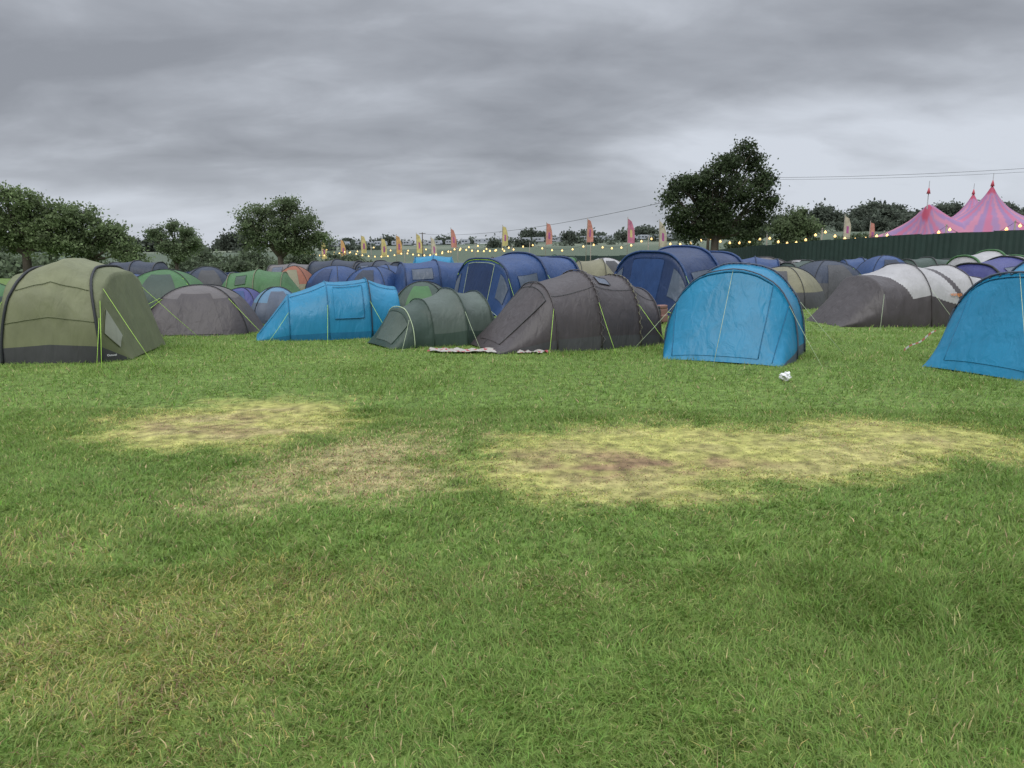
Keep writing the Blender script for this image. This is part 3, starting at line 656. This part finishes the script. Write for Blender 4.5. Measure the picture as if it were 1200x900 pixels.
tc=nt.nodes.new('ShaderNodeTexCoord');wv=nt.nodes.new('ShaderNodeTexWave');wv.inputs['Scale'].default_value=1.6;nt.links.new(tc.outputs['Object'],wv.inputs['Vector'])
cr=nt.nodes.new('ShaderNodeValToRGB');cr.color_ramp.interpolation='CONSTANT';cr.color_ramp.elements[0].color=(.40,.10,.06,1);cr.color_ramp.elements[1].color=(.5,.5,.45,1);cr.color_ramp.elements[1].position=.5
nt.links.new(wv.outputs[0],cr.inputs[0]);nt.links.new(cr.outputs[0],b.inputs['Base Color'])
V=[];F=[]
for k in range(21):
    t=k/20;V+=[(t*1.0,t*.9,.05+.22*t+.02*math.sin(t*9)),(t*1.0,t*.9+.01,.078+.22*t+.02*math.sin(t*9+.4))]
    if k<20:F.append((2*k,2*k+2,2*k+3,2*k+1))
o=meshobj('barrier_tape',V,F,m,None,True,None,(6.25,11.7,gz(6.25,11.7)));o['label']='red and white striped barrier tape above grass';o['category']='barrier tape'
def ruck(label,x,y,col,s,rot):
    e=thing('rucksack',label,'bag',(x,y,gz(x,y)),rot)
    mat=fabric('bag_'+label[:6],col,.7,0)
    for nm,dim,off in (('main_body',(.34,.24,.5),(0,0,.27)),('front_pocket',(.24,.12,.24),(0,-.15,.17)),('top_flap',(.3,.24,.12),(0,-.01,.54))):
        bm=bmesh.new();bmesh.ops.create_cube(bm,size=1)
        bmesh.ops.bevel(bm,geom=bm.edges[:],offset=.22,segments=4,affect='EDGES',profile=.6)
        for v in bm.verts:v.co=Vector((v.co.x*dim[0]*s,v.co.y*dim[1]*s,v.co.z*dim[2]*s))*(1+.08*mnoise.noise(v.co*3))
        me=bpy.data.meshes.new(nm);bm.to_mesh(me);bm.free();me.materials.append(mat);me.polygons.foreach_set('use_smooth',[True]*len(me.polygons))
        o=bpy.data.objects.new(nm,me);COL.objects.link(o);o.parent=e;o.location=Vector(off)*s
ruck('dusty pink rucksack standing by the blue tent',3.42,16.9,(.22,.12,.10),.7,.3)
ruck('black rucksack slumped on the grass by tent',3.2,16.6,(.03,.03,.035),.7,-.5)
# ---------------------------------------------------------------- world
w=bpy.data.worlds.new('World');scene.world=w;w.use_nodes=True;nt=w.node_tree;nt.nodes.clear()
N=nt.nodes.new;Lk=nt.links.new
out=N('ShaderNodeOutputWorld');tc=N('ShaderNodeTexCoord');sep=N('ShaderNodeSeparateXYZ');Lk(tc.outputs['Generated'],sep.inputs[0])
def math_(op,a,b=None,c=None):
    n=N('ShaderNodeMath');n.operation=op
    for i,v in enumerate((a,b,c)):
        if v is None:continue
        if isinstance(v,(int,float)):n.inputs[i].default_value=v
        else:Lk(v,n.inputs[i])
    return n.outputs[0]
zc=math_('MAXIMUM',sep.outputs[2],0.0);den=math_('ADD',zc,.28)
ux=math_('DIVIDE',sep.outputs[0],den);uy=math_('DIVIDE',sep.outputs[1],den)
cmb=N('ShaderNodeCombineXYZ');Lk(ux,cmb.inputs[0]);Lk(uy,cmb.inputs[1]);cmb.inputs[2].default_value=3.7
mp=N('ShaderNodeMapping');mp.inputs['Scale'].default_value=(.85,1.35,1);mp.inputs['Rotation'].default_value=(0,0,-.3);mp.inputs['Location'].default_value=(7.9,2.2,0);Lk(cmb.outputs[0],mp.inputs[0])
n1=N('ShaderNodeTexNoise');n1.inputs['Scale'].default_value=.95;n1.inputs['Detail'].default_value=6;n1.inputs['Roughness'].default_value=.45;n1.inputs['Distortion'].default_value=.35;Lk(mp.outputs[0],n1.inputs['Vector'])
n2=N('ShaderNodeTexNoise');n2.inputs['Scale'].default_value=3.6;n2.inputs['Detail'].default_value=8;n2.inputs['Roughness'].default_value=.52;n2.inputs['Distortion'].default_value=.3;Lk(mp.outputs[0],n2.inputs['Vector'])
mixv=math_('ADD',math_('MULTIPLY',n1.outputs['Fac'],.74),math_('MULTIPLY',n2.outputs['Fac'],.26))
mixv=math_('SUBTRACT',math_('ADD',mixv,.035),math_('MULTIPLY',zc,.20))
cr=N('ShaderNodeValToRGB');Lk(mixv,cr.inputs[0]);E=cr.color_ramp.elements
E[0].position=.36;E[0].color=(.275,.292,.328,1);E[1].position=.63;E[1].color=(.62,.66,.73,1)
e=E.new(.45);e.color=(.36,.382,.425,1);e=E.new(.53);e.color=(.48,.51,.565,1)
mr=N('ShaderNodeMapRange');mr.inputs[1].default_value=.38;mr.inputs[2].default_value=1.0;mr.inputs[3].default_value=1.0;mr.inputs[4].default_value=6.4;Lk(sep.outputs[2],mr.inputs[0])
hz=N('ShaderNodeMapRange');hz.inputs[1].default_value=0;hz.inputs[2].default_value=.12;hz.inputs[3].default_value=.55;hz.inputs[4].default_value=0;Lk(sep.outputs[2],hz.inputs[0])
mx=N('ShaderNodeMix');mx.data_type='RGBA';Lk(hz.outputs[0],mx.inputs[0]);Lk(cr.outputs[0],mx.inputs[6]);mx.inputs[7].default_value=(.60,.645,.72,1)
bg=N('ShaderNodeBackground');Lk(mx.outputs[2],bg.inputs[0]);Lk(mr.outputs[0],bg.inputs[1])
sky=N('ShaderNodeTexSky');sky.sky_type='NISHITA';sky.sun_disc=False;sky.sun_elevation=math.radians(50);sky.sun_rotation=math.radians(200)
bg2=N('ShaderNodeBackground');Lk(sky.outputs[0],bg2.inputs[0]);bg2.inputs[1].default_value=.004
ad=N('ShaderNodeAddShader');Lk(bg.outputs[0],ad.inputs[0]);Lk(bg2.outputs[0],ad.inputs[1]);Lk(ad.outputs[0],out.inputs[0])
sl=bpy.data.lights.new('sun','SUN');sl.energy=1.5;sl.angle=math.radians(40);sl.color=(1,.97,.90)
so=bpy.data.objects.new('sun',sl);COL.objects.link(so);so.rotation_euler=(math.radians(38),0,math.radians(-20))
# ---------------------------------------------------------------- camera
cam=bpy.data.cameras.new('camera');cam.lens=26;cam.sensor_width=36;cam.clip_end=5000;cam.clip_start=.05
co=bpy.data.objects.new('camera',cam);COL.objects.link(co);co.location=(0,0,1.6);co.rotation_euler=(math.radians(79.9),0,0)
scene.camera=co
